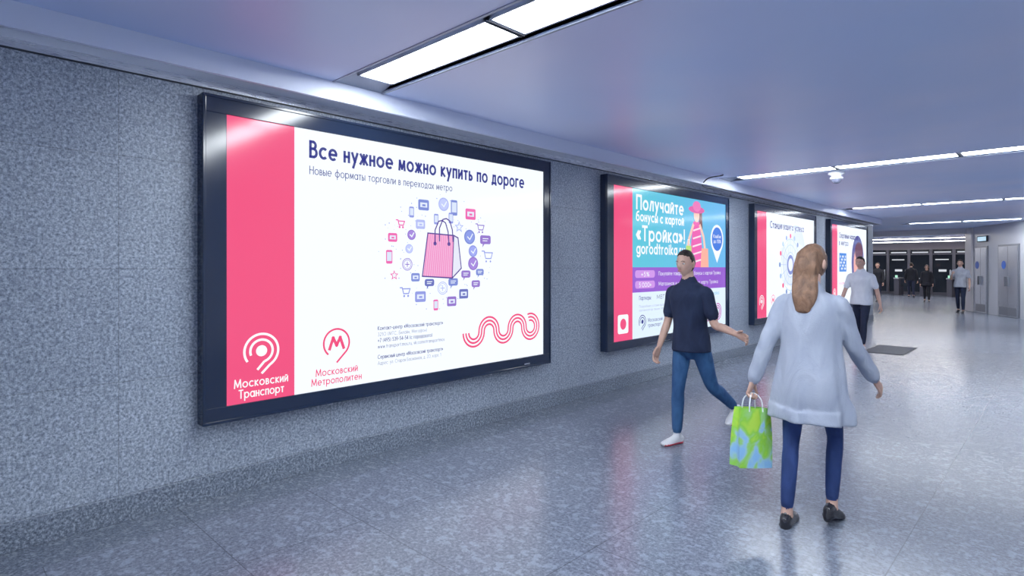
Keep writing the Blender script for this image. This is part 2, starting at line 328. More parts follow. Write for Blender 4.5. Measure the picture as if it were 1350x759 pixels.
# ------------------------------------------------------------------ posters
PINK=(.87,.075,.21); NAVY=(.035,.04,.25); GREY=(.25,.27,.4); WHITE=(.86,.92,1.0); PURP=(.30,.10,.62); TEAL=(.03,.48,.66)
_pm={}
def pmat(c,main=False):
    k=(c,main)
    if k not in _pm:
        cc=tuple(x**GAM for x in c)
        _pm[k]=mat('poster_ink',(.02,.02,.02),.12,emis=cc,estr=1.12 if min(c)>.6 and main else 1.03,noemit=not main,spec=.35)
    return _pm[k]
class Art:
    def __init__(s): s.v=[];s.f=[];s.m=[];s.mats=[];s.n=0
    def mi(s,c,main=False):
        m=pmat(c,main)
        if m not in s.mats: s.mats.append(m)
        return s.mats.index(m)
    def poly(s,pts,c,layer=1,main=False):
        b=len(s.v); s.v+=[(layer*.0015,p[0],p[1]) for p in pts]; s.f.append(tuple(range(b,b+len(pts)))); s.m.append(s.mi(c,main))
    def rect(s,u0,v0,u1,v1,c,layer=1,main=False): s.poly([(u0,v0),(u1,v0),(u1,v1),(u0,v1)],c,layer,main)
    def rrect(s,u0,v0,u1,v1,r,c,layer=1):
        pts=[]
        for cx,cy,a0 in ((u1-r,v0+r,-90),(u1-r,v1-r,0),(u0+r,v1-r,90),(u0+r,v0+r,180)):
            for k in range(5): a=math.radians(a0+k*22.5); pts.append((cx+r*math.cos(a),cy+r*math.sin(a)))
        s.poly(pts,c,layer)
    def disc(s,u,v,r,c,layer=1,n=24,ry=None): s.poly([(u+r*math.cos(i*math.tau/n),v+(ry or r)*math.sin(i*math.tau/n)) for i in range(n)],c,layer)
    def stroke(s,pts,w,c,layer=2):
        L=[];R=[]
        for i,p in enumerate(pts):
            a=pts[max(0,i-1)]; d=pts[min(len(pts)-1,i+1)]; t=Vector((d[0]-a[0],d[1]-a[1]))
            if t.length<1e-9: t=Vector((1,0))
            t.normalize(); nx,ny=-t.y*w/2,t.x*w/2
            L.append((p[0]+nx,p[1]+ny)); R.append((p[0]-nx,p[1]-ny))
        for i in range(len(pts)-1): s.poly([R[i],R[i+1],L[i+1],L[i]],c,layer)
    def segs(s,pts,w,c,layer=2):
        for (x0,y0),(x1,y1) in zip(pts,pts[1:]):
            t=Vector((x1-x0,y1-y0)); 
            if t.length<1e-9: continue
            t.normalize(); e=w*.42; x0-=t.x*e;y0-=t.y*e;x1+=t.x*e;y1+=t.y*e; nx,ny=-t.y*w/2,t.x*w/2
            s.poly([(x0-nx,y0-ny),(x1-nx,y1-ny),(x1+nx,y1+ny),(x0+nx,y0+ny)],c,layer)
    def arc(s,u,v,r,a0,a1,w,c,layer=2,n=28):
        s.stroke([(u+r*math.cos(math.radians(a0+(a1-a0)*i/n)),v+r*math.sin(math.radians(a0+(a1-a0)*i/n))) for i in range(n+1)],w,c,layer)
    def text(s,t,u,v,w,cap,c,layer=2,bold=0.,align='L'):
        sw_=.19 if bold>=.012 else (.145 if bold>0 else .105)
        x=0; lay=[]
        for ch in t:
            if ch==' ': x+=.46; continue
            if ch not in G: ch='o'
            w_,st=G[ch]; lay.append((x,st)); x+=w_+.13+sw_
        tot=x-.13-sw_; su=w/tot
        if align=='C': u=u-w/2
        for x,st in lay:
            for k,p in st:
                pts=[(u+(x+a)*su,v+b_*cap) for a,b_ in p]
                (s.stroke if k=='c' else s.segs)(pts,sw_*cap,c,layer)
    def obj(s,name,parent,loc):
        return mkobj(name,s.v,s.f,s.mats,s.m,parent=parent,loc=loc)

PW,PH=3.25,1.955
OW,OH=3.51,2.18
BZ=.51
def lightbox(y0):
    e=empty('advertising_lightbox',(0,y0,BZ))
    q=MB(); d=.10; u0=.152; v0=.108; u1=u0+PW; v1=v0+PH
    q.box(0.001,.085,0,OW,0,OH)
    q.box(.085,d,0,OW,0,v0); q.box(.085,d,0,OW,v1,OH); q.box(.085,d,0,u0,v0,v1); q.box(.085,d,u1,OW,v0,v1)
    q.box(d,d+.008,0,OW,0,.02); q.box(d,d+.008,0,OW,OH-.02,OH); q.box(d,d+.008,0,.02,.02,OH-.02); q.box(d,d+.008,OW-.02,OW,.02,OH-.02)
    q.obj('frame',[M_black],parent=e,bevel=.003)
    l=MB(); l.box(d+.001,d+.006,OW-.42,OW-.34,.03,.042); l.box(d-.02,d-.004,.9,.93,-.012,.001); l.box(d-.02,d-.004,2.6,2.63,-.012,.001)
    l.obj('locks',[M_steel],parent=e)
    return e,(.0865,u0,v0)
def pin_logo(A,u,v,r,c,spiral,layer=2):
    w=r*.14
    if spiral:
        A.arc(u,v,r,-60,215,w,c,layer,40); A.arc(u,v,r*.66,-75,200,w,c,layer,32); A.disc(u,v,r*.33,c,layer)
        A.stroke([(u+r*math.cos(math.radians(-60)),v+r*math.sin(math.radians(-60))),(u-.0*r,v-1.35*r)],w,c,layer)
        A.stroke([(u+r*.66*math.cos(math.radians(-75)),v+r*.66*math.sin(math.radians(-75))),(u-.25*r,v-1.1*r)],w,c,layer)
    else:
        A.arc(u,v,r,-50,230,w,c,layer,40); A.stroke([(u+r*math.cos(math.radians(-50)),v-r*math.sin(math.radians(50))),(u,v-1.4*r)],w,c,layer)
        k=r*.55; A.segs([(u-k,v-k*.7),(u-k*.5,v+k*.7),(u,v-k*.3),(u+k*.5,v+k*.7),(u+k,v-k*.7)],w*1.6,c,layer)
def ornament(A,u0,v0,s,c,k=4):
    R=.2*s
    for r in (.135*s,.10*s,.065*s):
        for i in range(k):
            cx=u0+R*i
            if i%2==0: A.arc(cx,v0,r,180,360,.019*s,c,2,18)
            else: A.arc(cx,v0,(R-r),0,180,.019*s,c,2,18)
        cx=u0+R*k; A.arc(cx,v0,(r if k%2==0 else R-r),180,470,.019*s,c,2,30)

# poster 1
e1,off1=lightbox(1.325)
A=Art()
def U(Y): return Y-1.325-.152
def V(z): return z-.51-.108
A.rect(0,0,PW,PH,WHITE,0,True); A.rect(0,0,.475,PH,PINK,1,True)
A.text('Все нужное можно купить по дороге',U(2.075),V(2.374),2.34,.112,NAVY,2,.018)
A.text('Новые форматы торговли в переходах метро',U(2.070),V(2.245),1.38,.058,NAVY,2,.0)
WL=(.95,.96,1.0)
pin_logo(A,U(1.713),V(.965),.118,WL,True)
A.text('Московский',U(1.715),V(.728),.37,.054,WL,2,.01,'C'); A.text('Транспорт',U(1.715),V(.655),.31,.054,WL,2,.01,'C')
pin_logo(A,U(2.29),V(.965),.108,PINK,False)
A.text('Московский',U(2.295),V(.728),.35,.050,PINK,2,.01,'C'); A.text('Метрополитен',U(2.295),V(.660),.42,.050,PINK,2,.01,'C')
A.text('Контакт-центр «Московский транспорт»',U(2.66),V(1.035),.68,.030,NAVY,2,.01)
A.text('3210 (МТС, Билайн, Мегафон)',U(2.66),V(.985),.50,.028,GREY,2)
A.text('+7 (495) 539-54-54 (с городского)',U(2.66),V(.935),.56,.030,NAVY,2,.005)
A.text('www.transport.mos.ru, vk.com/transportmos',U(2.66),V(.885),.70,.028,NAVY,2)
A.text('Сервисный центр «Московский транспорт»',U(2.66),V(.80),.68,.030,NAVY,2,.01)
A.text('Адрес: ул. Старая Басманная, д. 20, корп. 1',U(2.66),V(.75),.66,.028,GREY,2)
ornament(A,U(3.72),V(.93),1.0,PINK,4)
cu_,cv=U(3.318),V(1.66)
BP=(.86,.30,.58); BD=(.10,.05,.30)
A.poly([(cu_-.21,cv-.19),(cu_+.13,cv-.21),(cu_+.15,cv+.18),(cu_-.15,cv+.19)],BP,3)
A.poly([(cu_+.13,cv-.21),(cu_+.24,cv-.12),(cu_+.20,cv+.16),(cu_+.15,cv+.18)],(.78,.80,.92),3)
for k in range(14):
    t=k/14; A.stroke([(cu_-.20+.33*t,cv-.19),(cu_-.15+.30*t,cv+.185)],.005,(.92,.58,.80),4)
A.segs([(cu_-.21,cv-.19),(cu_+.13,cv-.21),(cu_+.24,cv-.12),(cu_+.20,cv+.16),(cu_+.15,cv+.18),(cu_-.15,cv+.19),(cu_-.21,cv-.19)],.012,BD,5)
A.stroke([(cu_+.13,cv-.21),(cu_+.15,cv+.18)],.01,BD,5)
for s_,o_ in ((0,0),(.05,.02)):
    A.stroke([(cu_-.07+s_,cv+.10+o_),(cu_-.07+s_,cv+.22+o_),(cu_-.03+s_,cv+.30+o_),(cu_+.01+s_,cv+.31+o_),(cu_+.05+s_,cv+.29+o_),(cu_+.08+s_,cv+.21+o_),(cu_+.09+s_,cv+.10+o_)],.013,BD,6)
A.disc(cu_-.07,cv+.10,.018,BD,6); A.disc(cu_+.09,cv+.10,.018,BD,6)
rr=random.Random(3)
icons=[]
for rad,cnt,ph in ((.35,15,0.1),(.50,19,.25)):
    for i in range(cnt):
        a=math.tau*i/cnt+ph+rr.uniform(-.06,.06); r_=rad+rr.uniform(-.025,.025)
        icons.append((cu_+.01+r_*1.08*math.cos(a),cv+.02+r_*.90*math.sin(a)))
for i,(x,y) in enumerate(icons):
    right=x>cu_
    c=[(.28,.32,.75),(.14,.16,.5),(.45,.50,.88),(.20,.26,.66),(.30,.18,.6),(.85,.12,.42)][rr.randrange(6)]; s_=rr.uniform(.042,.062)*(1.15 if right else .95); t=rr.randrange(7)
    if t==0: A.disc(x,y,s_,c,3); A.disc(x,y,s_*.8,tuple(min(1,q*1.15+.03) for q in c),4); A.segs([(x-s_*.4,y),(x,y-s_*.35),(x+s_*.5,y+s_*.4)],.010,WHITE,5)
    elif t==1: A.arc(x,y,s_,0,360,.007,c,3,20); A.arc(x,y,s_*.75,0,360,.005,c,3,20); A.segs([(x-s_*.4,y),(x+s_*.4,y)],.008,c,3); A.segs([(x,y-s_*.4),(x,y+s_*.4)],.008,c,3)
    elif t==2: A.rrect(x-s_,y-s_*.8,x+s_,y+s_*.8,.015,c,3); A.rect(x-s_*.65,y-s_*.35,x+s_*.65,y+s_*.35,(.75,.82,1),4); A.rect(x-s_*.3,y-s_*.2,x+s_*.3,y+s_*.1,c,5)
    elif t==3:
        A.poly([(x+s_*(1 if k%2==0 else .45)*math.sin(k*math.pi/5),y+s_*(1 if k%2==0 else .45)*math.cos(k*math.pi/5)) for k in range(10)],c,3); A.poly([(x+.6*s_*(1 if k%2==0 else .45)*math.sin(k*math.pi/5),y+.6*s_*(1 if k%2==0 else .45)*math.cos(k*math.pi/5)) for k in range(10)],WHITE,4)
    elif t==4: A.rrect(x-s_*.55,y-s_,x+s_*.55,y+s_,.012,c,3); A.rect(x-s_*.4,y-s_*.6,x+s_*.4,y+s_*.7,(.7,.78,.95),4)
    elif t==5: A.segs([(x-s_,y+s_*.6),(x-s_*.6,y+s_*.6),(x-s_*.3,y-s_*.4),(x+s_*.7,y-s_*.4),(x+s_,y+s_*.4),(x-s_*.4,y+s_*.4)],.010,c,3); A.disc(x-s_*.2,y-s_*.8,.010,c,3); A.disc(x+s_*.6,y-s_*.8,.010,c,3)
    else: A.rrect(x-s_,y-s_*.5,x+s_,y+s_*.7,.02,c,3); A.poly([(x-s_*.5,y-s_*.4),(x-s_*.1,y-s_*.4),(x-s_*.6,y-s_*1.0)],c,3); A.segs([(x-s_*.5,y+s_*.25),(x+s_*.5,y+s_*.25)],.007,WHITE,4); A.segs([(x-s_*.5,y-s_*.05),(x+s_*.3,y-s_*.05)],.007,WHITE,4)
for i in range(150):
    a=rr.uniform(0,math.tau); r_=rr.uniform(.28,.64); A.disc(cu_+.01+1.05*r_*math.cos(a),cv+.02+.88*r_*math.sin(a),rr.uniform(.002,.006),(.35,.38,.75),3,6)
A.obj('poster',e1,off1)

# poster 2
e2,off2=lightbox(5.90); A=Art()
WH=(.92,.96,1.0)
A.rect(0,0,PW,PH,(.70,.82,.96),0,True); A.rect(0,0,.44,PH,PINK,1,True)
for i in range(14):
    t=i/13; c=(.10+.04*t,.56-.08*t,.70+.14*t)
    A.rect(.44+(PW-.44)*i/14,.93,.44+(PW-.44)*(i+1)/14,PH,c,1,True)
A.rect(.44,.60,PW,.93,PURP,1,True)
A.rrect(.50,.79,1.0,.89,.04,(.62,.3,.8),2); A.rrect(.50,.65,1.0,.75,.04,(.62,.3,.8),2)
A.text('+5%',.65,.81,.2,.055,WH,3,.01); A.text('5 000+',.60,.67,.3,.055,WH,3,.01)
A.text('Покупайте товары и копите бонусы с картой Тройка',1.1,.82,1.95,.05,WH,3)
A.text('Магазинов и кафе принимают карту Тройка',1.1,.68,1.85,.05,WH,3)
A.text('Получайте',.54,1.70,1.26,.17,WH,3,.018)
A.text('бонусы с картой',.53,1.545,1.28,.115,WH,3,.012)
A.text('«Тройка»!',.54,1.29,1.30,.18,WH,3,.018)
A.text('gorodtroika.ru',.54,1.115,1.30,.13,WH,3,.014)
for i,(x,c) in enumerate(((.6,NAVY),(1.05,(.1,.1,.15)),(1.5,(.1,.1,.15)),(1.9,PINK),(2.3,(.1,.1,.15)),(2.7,TEAL))):
    A.text(['Партнёры:','МЕГА','ГОРОД','тройка','КАФЕ','books'][i],x,.50,.30,.05,c,3,.01)
A.text('Подробные условия программы и список партнёров на сайте',.6,.40,1.6,.028,GREY,3); A.text('организатор акции: Московский метрополитен',.6,.35,1.3,.028,GREY,3)
SK=(.95,.6,.5)
A.poly([(1.98,.93),(2.45,.93),(2.38,1.35),(2.32,1.62),(2.12,1.62),(2.06,1.35)],(.85,.12,.45),3)
A.stroke([(2.12,1.58),(1.98,1.35),(1.92,1.1)],.06,SK,4); A.stroke([(2.32,1.58),(2.45,1.4),(2.5,1.2)],.06,SK,4)
A.disc(2.22,1.72,.09,SK,4,ry=.11); A.disc(2.22,1.80,.26,(.75,.12,.4),5,ry=.055); A.disc(2.22,1.85,.13,(.85,.2,.5),6,ry=.08)
A.poly([(2.30,1.55),(2.42,1.5),(2.40,1.78),(2.3,1.78)],(.2,.06,.05),3)
for k in range(5): A.stroke([(2.07+.01*k,1.0+.12*k),(2.40-.01*k,1.05+.12*k)],.025,(.97,.75,.85),4)
A.poly([(1.86,.95),(2.06,.95),(2.05,1.25),(1.88,1.25)],(.5,.75,.2),5); A.poly([(2.35,.93),(2.62,.93),(2.6,1.22),(2.38,1.22)],(.95,.45,.35),5)
A.stroke([(1.90,1.25),(1.93,1.34),(1.98,1.34),(2.01,1.25)],.012,WH,6)
A.disc(2.93,1.38,.23,WH,3); A.poly([(2.74,1.26),(3.12,1.26),(2.93,1.0)],WH,3); A.disc(2.93,1.38,.19,(.05,.2,.75),4)
A.text('Кэшбэк',2.93,1.40,.27,.05,WH,5,.01,'C'); A.text('до 55%',2.93,1.32,.25,.05,WH,5,.01,'C')
pin_logo(A,.68,.21,.085,NAVY,True); pin_logo(A,1.35,.21,.085,PINK,False); A.text('Московский',.82,.2,.38,.045,NAVY,3,.01); A.text('транспорт',.82,.13,.34,.045,NAVY,3,.01)
A.text('ТРОЙКА',1.55,.18,.4,.06,PINK,3,.015)
ornament(A,2.2,.22,.95,(.55,.10,.45),4); A.rrect(.10,.09,.34,.33,.03,WH,2); A.disc(.22,.21,.07,PINK,3)
A.obj('poster',e2,off2)

# poster 3
e3,off3=lightbox(10.47); A=Art()
A.rect(0,0,PW,PH,WHITE,0,True); A.rect(0,0,.47,PH,PINK,1,True)
A.text('Станция вашего успеха',.65,1.68,1.9,.12,NAVY,3,.015)
for r_ in (.25,.40,.52): A.arc(1.75,.98,r_,0,360,.015,(.45,.6,.85),2,40)
A.disc(1.75,.98,.2,(.20,.25,.6),3); A.disc(1.75,.98,.13,(.85,.9,1),4)
for k in range(16):
    a=k*math.tau/16; A.stroke([(1.75+.22*math.cos(a),.98+.22*math.sin(a)),(1.75+.55*math.cos(a),.98+.55*math.sin(a))],.008,(.4,.5,.8),2); A.disc(1.75+.6*math.cos(a),.98+.58*math.sin(a),.05,[(.4,.55,.85),PINK,(.2,.3,.6)][k%3],3,12)
A.rrect(1.95,.90,2.75,1.04,.04,PINK,4); A.text('Рекламируйтесь',2.02,.945,.66,.05,WH,5,.01)
A.disc(2.1,1.25,.55,(.72,.80,.95),1,30); A.poly([(1.2,1.3),(1.9,1.5),(2.6,1.35),(2.9,.8),(2.3,.45),(1.4,.6)],(.78,.85,.97),1)
pin_logo(A,.235,.30,.11,WH,True); pin_logo(A,.8,.30,.1,PINK,False); A.text('Московский',.82,.07,.36,.045,PINK,3,.01,'C'); ornament(A,2.35,.3,.95,PINK,4)
A.obj('poster',e3,off3)
# poster 4
e4,off4=lightbox(15.04); A=Art()
A.rect(0,0,PW,PH,WHITE,0,True); A.rect(0,0,.47,PH,PINK,1,True)
A.text('Спортивные маршруты',.62,1.66,1.7,.12,NAVY,3,.015); A.text('в метро',.62,1.48,.8,.12,NAVY,3,.015)
A.rect(.62,.82,1.25,1.28,(.05,.25,.75),3)
for i in range(6):
    for j in range(5):
        if (i*7+j*5)%3: A.rect(.68+i*.09,.87+j*.075,.74+i*.09,.92+j*.075,WH,4)
A.disc(2.35,1.05,.62,(.12,.12,.35),2,36,.72); A.disc(2.3,1.0,.36,(.9,.45,.4),3,30,.46); A.disc(2.45,1.35,.40,(.15,.05,.10),4,24,.25); A.poly([(1.75,.1),(3.0,.1),(2.75,.6),(2.0,.6)],(.85,.15,.35),3)
A.text('mosmetro.ru',.62,.5,.9,.07,PINK,3,.01); pin_logo(A,.235,.30,.11,WH,True)
A.obj('poster',e4,off4)

# ------------------------------------------------------------------ people
def cr(P,t,i):
    n=len(P); p0=P[max(i-1,0)];p1=P[i];p2=P[min(i+1,n-1)];p3=P[min(i+2,n-1)]
    return .5*((2*p1)+(-p0+p2)*t+(2*p0-5*p1+4*p2-p3)*t*t+(-p0+3*p1-3*p2+p3)*t*t*t)
def tube(pts,rad,side=Vector((1,0,0)),n=16,sub=4,cap=True,mod=None,sq=2.0):
    pts=[Vector(p) for p in pts]; rv=[Vector((r[0],r[1],0)) if isinstance(r,(tuple,list)) else Vector((r,r,0)) for r in rad]
    C=[];R=[]
    for i in range(len(pts)-1):
        for k in range(sub): t=k/sub; C.append(cr(pts,t,i)); R.append(cr(rv,t,i))
    C.append(pts[-1]); R.append(rv[-1])
    if cap:
        t0=(C[0]-C[1]).normalized(); t1=(C[-1]-C[-2]).normalized()
        m0=min(R[0].x,R[0].y); m1=min(R[-1].x,R[-1].y)
        if cap!='end':
            C=[C[0]+t0*m0*.95,C[0]+t0*m0*.7]+C; R=[R[0]*.3,R[0]*.72]+R
        C=C+[C[-1]+t1*m1*.7,C[-1]+t1*m1*.95]; R=R+[R[-1]*.72,R[-1]*.3]
    vs=[];fs=[]
    for j,(c,r) in enumerate(zip(C,R)):
        t=(C[min(j+1,len(C)-1)]-C[max(j-1,0)]).normalized()
        s=(side-t*side.dot(t))
        if s.length<1e-4: s=t.orthogonal()
        s.normalize(); u=t.cross(s)
        for i in range(n):
            a=i*math.tau/n; ca,sa=math.cos(a),math.sin(a)
            k=1.0/((abs(ca)**sq+abs(sa)**sq)**(1/sq))
            if mod: k*=mod(a,j/(len(C)-1))
            vs.append(c+s*ca*r.x*k+u*sa*r.y*k)
    for j in range(len(C)-1):
        for i in range(n):
            k=(i+1)%n; fs.append((j*n+i,j*n+k,(j+1)*n+k,(j+1)*n+i))
    b0=len(vs); vs.append(C[0].copy()); vs.append(C[-1].copy())
    for i in range(n):
        k=(i+1)%n; fs.append((b0,k,i)); L=(len(C)-1)*n; fs.append((b0+1,L+i,L+k))
    return vs,fs
def ellipsoid(c,r,n=16,m=10,rot=None):
    vs=[];fs=[]
    for j in range(m+1):
        p=math.pi*j/m
        for i in range(n):
            a=i*math.tau/n; v=Vector((r[0]*math.sin(p)*math.cos(a),r[1]*math.sin(p)*math.sin(a),r[2]*math.cos(p)))
            if rot: v=rot@v
            vs.append(Vector(c)+v)
    for j in range(m):
        for i in range(n):
            k=(i+1)%n; fs.append((j*n+i,(j+1)*n+i,(j+1)*n+k,j*n+k))
    return vs,fs

def cloth(name,c,c2=None,rough=.85,scale=9,b=.35,fine=220):
    m=mat(name,c,rough,spec=.2); n,l,bs=nodes(m)
    tc=n.new('ShaderNodeTexCoord'); mp=n.new('ShaderNodeMapping'); mp.inputs['Scale'].default_value=(1,1,.55); l.new(tc.outputs['Object'],mp.inputs[0])
    no=n.new('ShaderNodeTexNoise'); no.inputs['Scale'].default_value=scale; no.inputs['Detail'].default_value=3; no.inputs['Distortion'].default_value=.8
    l.new(mp.outputs[0],no.inputs['Vector'])
    c2=c2 or tuple(x*.7 for x in c); r=ramp(n,[(.3,c2),(.65,c)]); l.new(no.outputs['Fac'],r.inputs['Fac']); l.new(r.outputs['Color'],bs.inputs['Base Color'])
    nf=n.new('ShaderNodeTexNoise'); nf.inputs['Scale'].default_value=fine; l.new(tc.outputs['Object'],nf.inputs['Vector'])
    ad=n.new('ShaderNodeMath'); ad.operation='MULTIPLY_ADD'; ad.inputs[1].default_value=.06; l.new(nf.outputs['Fac'],ad.inputs[0]); l.new(no.outputs['Fac'],ad.inputs[2])
    bp=n.new('ShaderNodeBump'); bp.inputs['Strength'].default_value=b; bp.inputs['Distance'].default_value=.04
    l.new(ad.outputs[0],bp.inputs['Height']); l.new(bp.outputs[0],bs.inputs['Normal'])
    return m
M_skin=cloth('skin',(.58,.36,.28),(.50,.29,.23),.5,14,.05)
M_eye=mat('eye_white',(.7,.7,.7),.2); M_iris=mat('iris',(.03,.02,.02),.1); M_lip=mat('lips',(.45,.15,.14),.4)

def person(name,loc,heading,Ht,pose,outfit,voxel=.009,female=False):
    s=Ht/1.75
    parts=[]; post=[]
    labels=['skin','shirt','pants','shoe','sole','hair','eye','iris','lips','sock']
    def add(vf,label,where=None): (parts if where is None else post).append((vf[0],vf[1],label))
    lean=pose.get('lean',.03)
    hipw=.085; L1,L2=.43,.41
    sw=.160 if female else .185
    sides={'L':-1,'R':1}; J={}
    for k,sg in sides.items():
        th,kn,ft,ab=pose['leg'+k]
        a=math.radians(th); d1=Vector((sg*math.sin(math.radians(ab)),math.sin(a),-math.cos(a))).normalized()
        a2=math.radians(th-kn); d2=Vector((sg*.3*math.sin(math.radians(ab)),math.sin(a2),-math.cos(a2))).normalized()
        hp=Vector((sg*hipw,0,0)); knp=hp+d1*L1; an=knp+d2*L2
        J[k]=(hp,knp,an,math.radians(ft))
    def footpt(k,y,z,x=0):
        an=J[k][2]; f=J[k][3]; yaw=math.radians(pose.get('toe'+k,6))*sides[k]
        v=Vector((x,y*math.cos(f)-z*math.sin(f),y*math.sin(f)+z*math.cos(f)))
        v=Vector((v.x+v.y*math.sin(yaw),v.y*math.cos(yaw),v.z))
        return an+v
    low=min(min(footpt(k,-.05,-.088).z,footpt(k,.15,-.088).z) for k in 'LR')
    root=Vector((0,0,-low))
    def T(v): return v+root
    hipz=root.z
    pl=outfit.get('legw',1.)
    for k,sg in sides.items():
        hp,knp,an,f=J[k]
        add(tube([T(hp+Vector((0,0,.03))),T(hp.lerp(knp,.45)),T(knp),T(knp.lerp(an,.35)),T(knp.lerp(an,.90))],
                 [(.080*pl,.085*pl),(.076*pl,.08*pl),(.056*pl,.06*pl),(.055*pl,.06*pl),(.044*pl,.047*pl)],n=18,
                 mod=lambda a,t: 1+.02*math.sin(34*t+2*a)),'pants')
        add(tube([T(knp.lerp(an,.84)),T(an+Vector((0,0,-.03)))],[.030,.036]),outfit.get('ankle','skin'))
        P_=[footpt(k,-.045,-.050),footpt(k,0,-.045),footpt(k,.06,-.055),footpt(k,.12,-.066),footpt(k,.165,-.070)]
        add(tube([T(p) for p in P_],[(.032,.040),(.036,.046),(.041,.034),(.046,.026),(.034,.019)],n=18),'shoe')
        add(tube([T(footpt(k,-.045,-.078)),T(footpt(k,.03,-.078)),T(footpt(k,.11,-.079)),T(footpt(k,.165,-.079))],[(.037,.011),(.038,.010),(.049,.010),(.038,.010)],n=18,sq=4),'sole')
        if outfit.get('heels'):
            add(tube([T(footpt(k,-.045,-.06)),T(footpt(k,-.05,-.092))],[(.03,.03),(.026,.026)],n=14,cap=True),'shoe')
    def tz(z,y=0.,x=0.): return Vector((x,y+lean*z,hipz+z))
    pw=1.06 if female else .98
    add(tube([tz(-.085),tz(-.03),tz(.04,-.005),tz(.13)],[(.095,.075),(.150*pw,.105),(.155*pw,.108),(.14,.098)],n=22),'pants')
    cw=outfit.get('bulk',1.0)
    sh=[(-.075,.182,.132),(-.03,.180,.131),(.06,.172,.125),(.15,.158,.114),(.26,.164,.119),(.38,.182,.127),(.455,.178,.114),(.505,.142,.092),(.535,.085,.068)]
    if female: sh=[(-.03,.17,.118),(.06,.165,.116),(.15,.138,.10),(.26,.143,.112),(.36,.155,.122),(.45,.156,.105),(.50,.125,.085),(.53,.075,.06)]
    add(tube([tz(a) for a,_,_ in sh],[(r1*cw,r2*cw) for _,r1,r2 in sh],n=28,sq=2.3,cap='end',
        mod=lambda a,t: 1+.018*math.sin(5*a+9*t)),'shirt')
    if outfit.get('coat'):
        hz_=outfit['coat']
        cs=[(hz_-hipz,.240,.212),(hz_-hipz+.10,.232,.196),(-.1,.212,.168),(.05,.195,.145),(.2,.172,.128),(.35,.17,.128),(.44,.168,.112),(.50,.13,.09)]
        add(tube([tz(a,.02 if a<-.1 else 0) for a,_,_ in cs],[(r1,r2) for _,r1,r2 in cs],n=64,sub=6,cap=False,
            mod=lambda a,t: 1+(.070*math.sin(7*a+1+2*t)+.04*math.sin(12*a+3))*max(0,1-t*1.35)+.02*math.sin(3*a+14*t)),'shirt')
        add(tube([tz(.50,-.035),tz(.55,-.03)],[(.085,.06),(.072,.055)]),'shirt')
    add(tube([tz(.48,-.005),tz(.56,.0),tz(.63,.012)],[(.062,.062),(.052,.054),(.052,.055)]),'skin')
    hands={}
    for k,sg in sides.items():
        u,fd,th,curl=pose['arm'+k]; u=Vector(u).normalized(); fd=Vector(fd).normalized(); th=Vector(th)
        S=tz(.448,0,sg*sw); E=S+u*.28; Wp=E+fd*.255
        slv=outfit.get('sleeve','short')
        ins=S+Vector((-sg*.08,0,0.012))
        add(tube([S,S.lerp(E,.5),E,E.lerp(Wp,.4),Wp],[(.040,.043),(.041,.044),(.036,.039),(.036,.036),(.025,.021)]),'skin')
        if slv=='short': add(tube([ins,S,S.lerp(E,.35),S.lerp(E,.70)],[(.045,.05),(.054,.058),(.055,.058),(.056,.059)],n=20,cap=True),'shirt')
        else: add(tube([ins,S,S.lerp(E,.5),E,E.lerp(Wp,.5),E.lerp(Wp,.94)],[(.045,.05),(.054,.058),(.054,.057),(.050,.052),(.049,.051),(.045,.047)],n=20,
                 mod=lambda a,t: 1+.045*math.sin(40*t+2*a)),'shirt')
        d=fd; t=(th-d*th.dot(d)).normalized(); nrm_=d.cross(t)*(-sg)
        palm=[Wp-d*.01,Wp+d*.03,Wp+d*.065,Wp+d*.092]
        add(tube(palm,[(.026,.018),(.036,.016),(.041,.014),(.038,.011)],side=t),'skin')
        for i,(o_,ln) in enumerate(((.030,.070),(.0105,.079),(-.0095,.073),(-.029,.057))):
            c=math.radians(curl*(1+.08*i)); p=Wp+d*.078+t*o_; pts=[p.copy()]; ang=0; dd=(d+t*o_*2.2).normalized()
            for sgm,fr in ((.018,0),(.46,.7),(.30,1.1),(.24,.8)):
                ang+=c*fr; q_=(dd*math.cos(ang)+nrm_*math.sin(ang)); p=p+q_*(sgm if fr==0 else ln*sgm); pts.append(p.copy())
            add(tube(pts,[.0088,.0092,.0084,.0076,.006],n=10,sub=3),'skin',1)
        tp=Wp+d*.018+t*.022; c=math.radians(curl*.5)
        td=(d*.72+t*.62+nrm_*.2).normalized(); pts=[tp,tp+td*.03]
        td2=(td+nrm_*math.sin(c)*.6+d*.3).normalized(); pts+= [pts[-1]+td2*.032]; td3=(td2+nrm_*math.sin(c)*.5+d*.2).normalized(); pts+=[pts[-1]+td3*.026]
        add(tube(pts,[.014,.0115,.0100,.0075],n=10,sub=3),'skin',1)
        hands[k]=Wp+d*.085+nrm_*.022
    hc=tz(.705,.028); yaw=math.radians(pose.get('look',0)); pit=math.radians(pose.get('nod',-4))
    RM=Matrix.Rotation(yaw,3,'Z')@Matrix.Rotation(pit,3,'X')
    def headpt(x,y,z,g=1.0):
        px,py,pz=.073*x,.094*y,.115*z
        if z<0:
            px*=1-.30*(-z)**1.6
            if y<0: py*=1-.45*min(1,(-z)*1.2)
            else: py*=1-.05*(-z)
        if y>0 and g==1.0:
            py+=.026*math.exp(-(x/.16)**2)*math.exp(-((z+.2)/.15)**2)
            py+=.010*math.exp(-(x/.13)**2)*math.exp(-((z+.02)/.16)**2)
            py-=.010*(math.exp(-((x-.42)/.2)**2)+math.exp(-((x+.42)/.2)**2))*math.exp(-((z-.0)/.14)**2)
            py+=.005*math.exp(-(x/.5)**2)*math.exp(-((z-.2)/.1)**2)
            py+=.007*math.exp(-(x/.3)**2)*math.exp(-((z+.53)/.1)**2)
            py+=.010*math.exp(-(x/.3)**2)*math.exp(-((z+.85)/.14)**2)
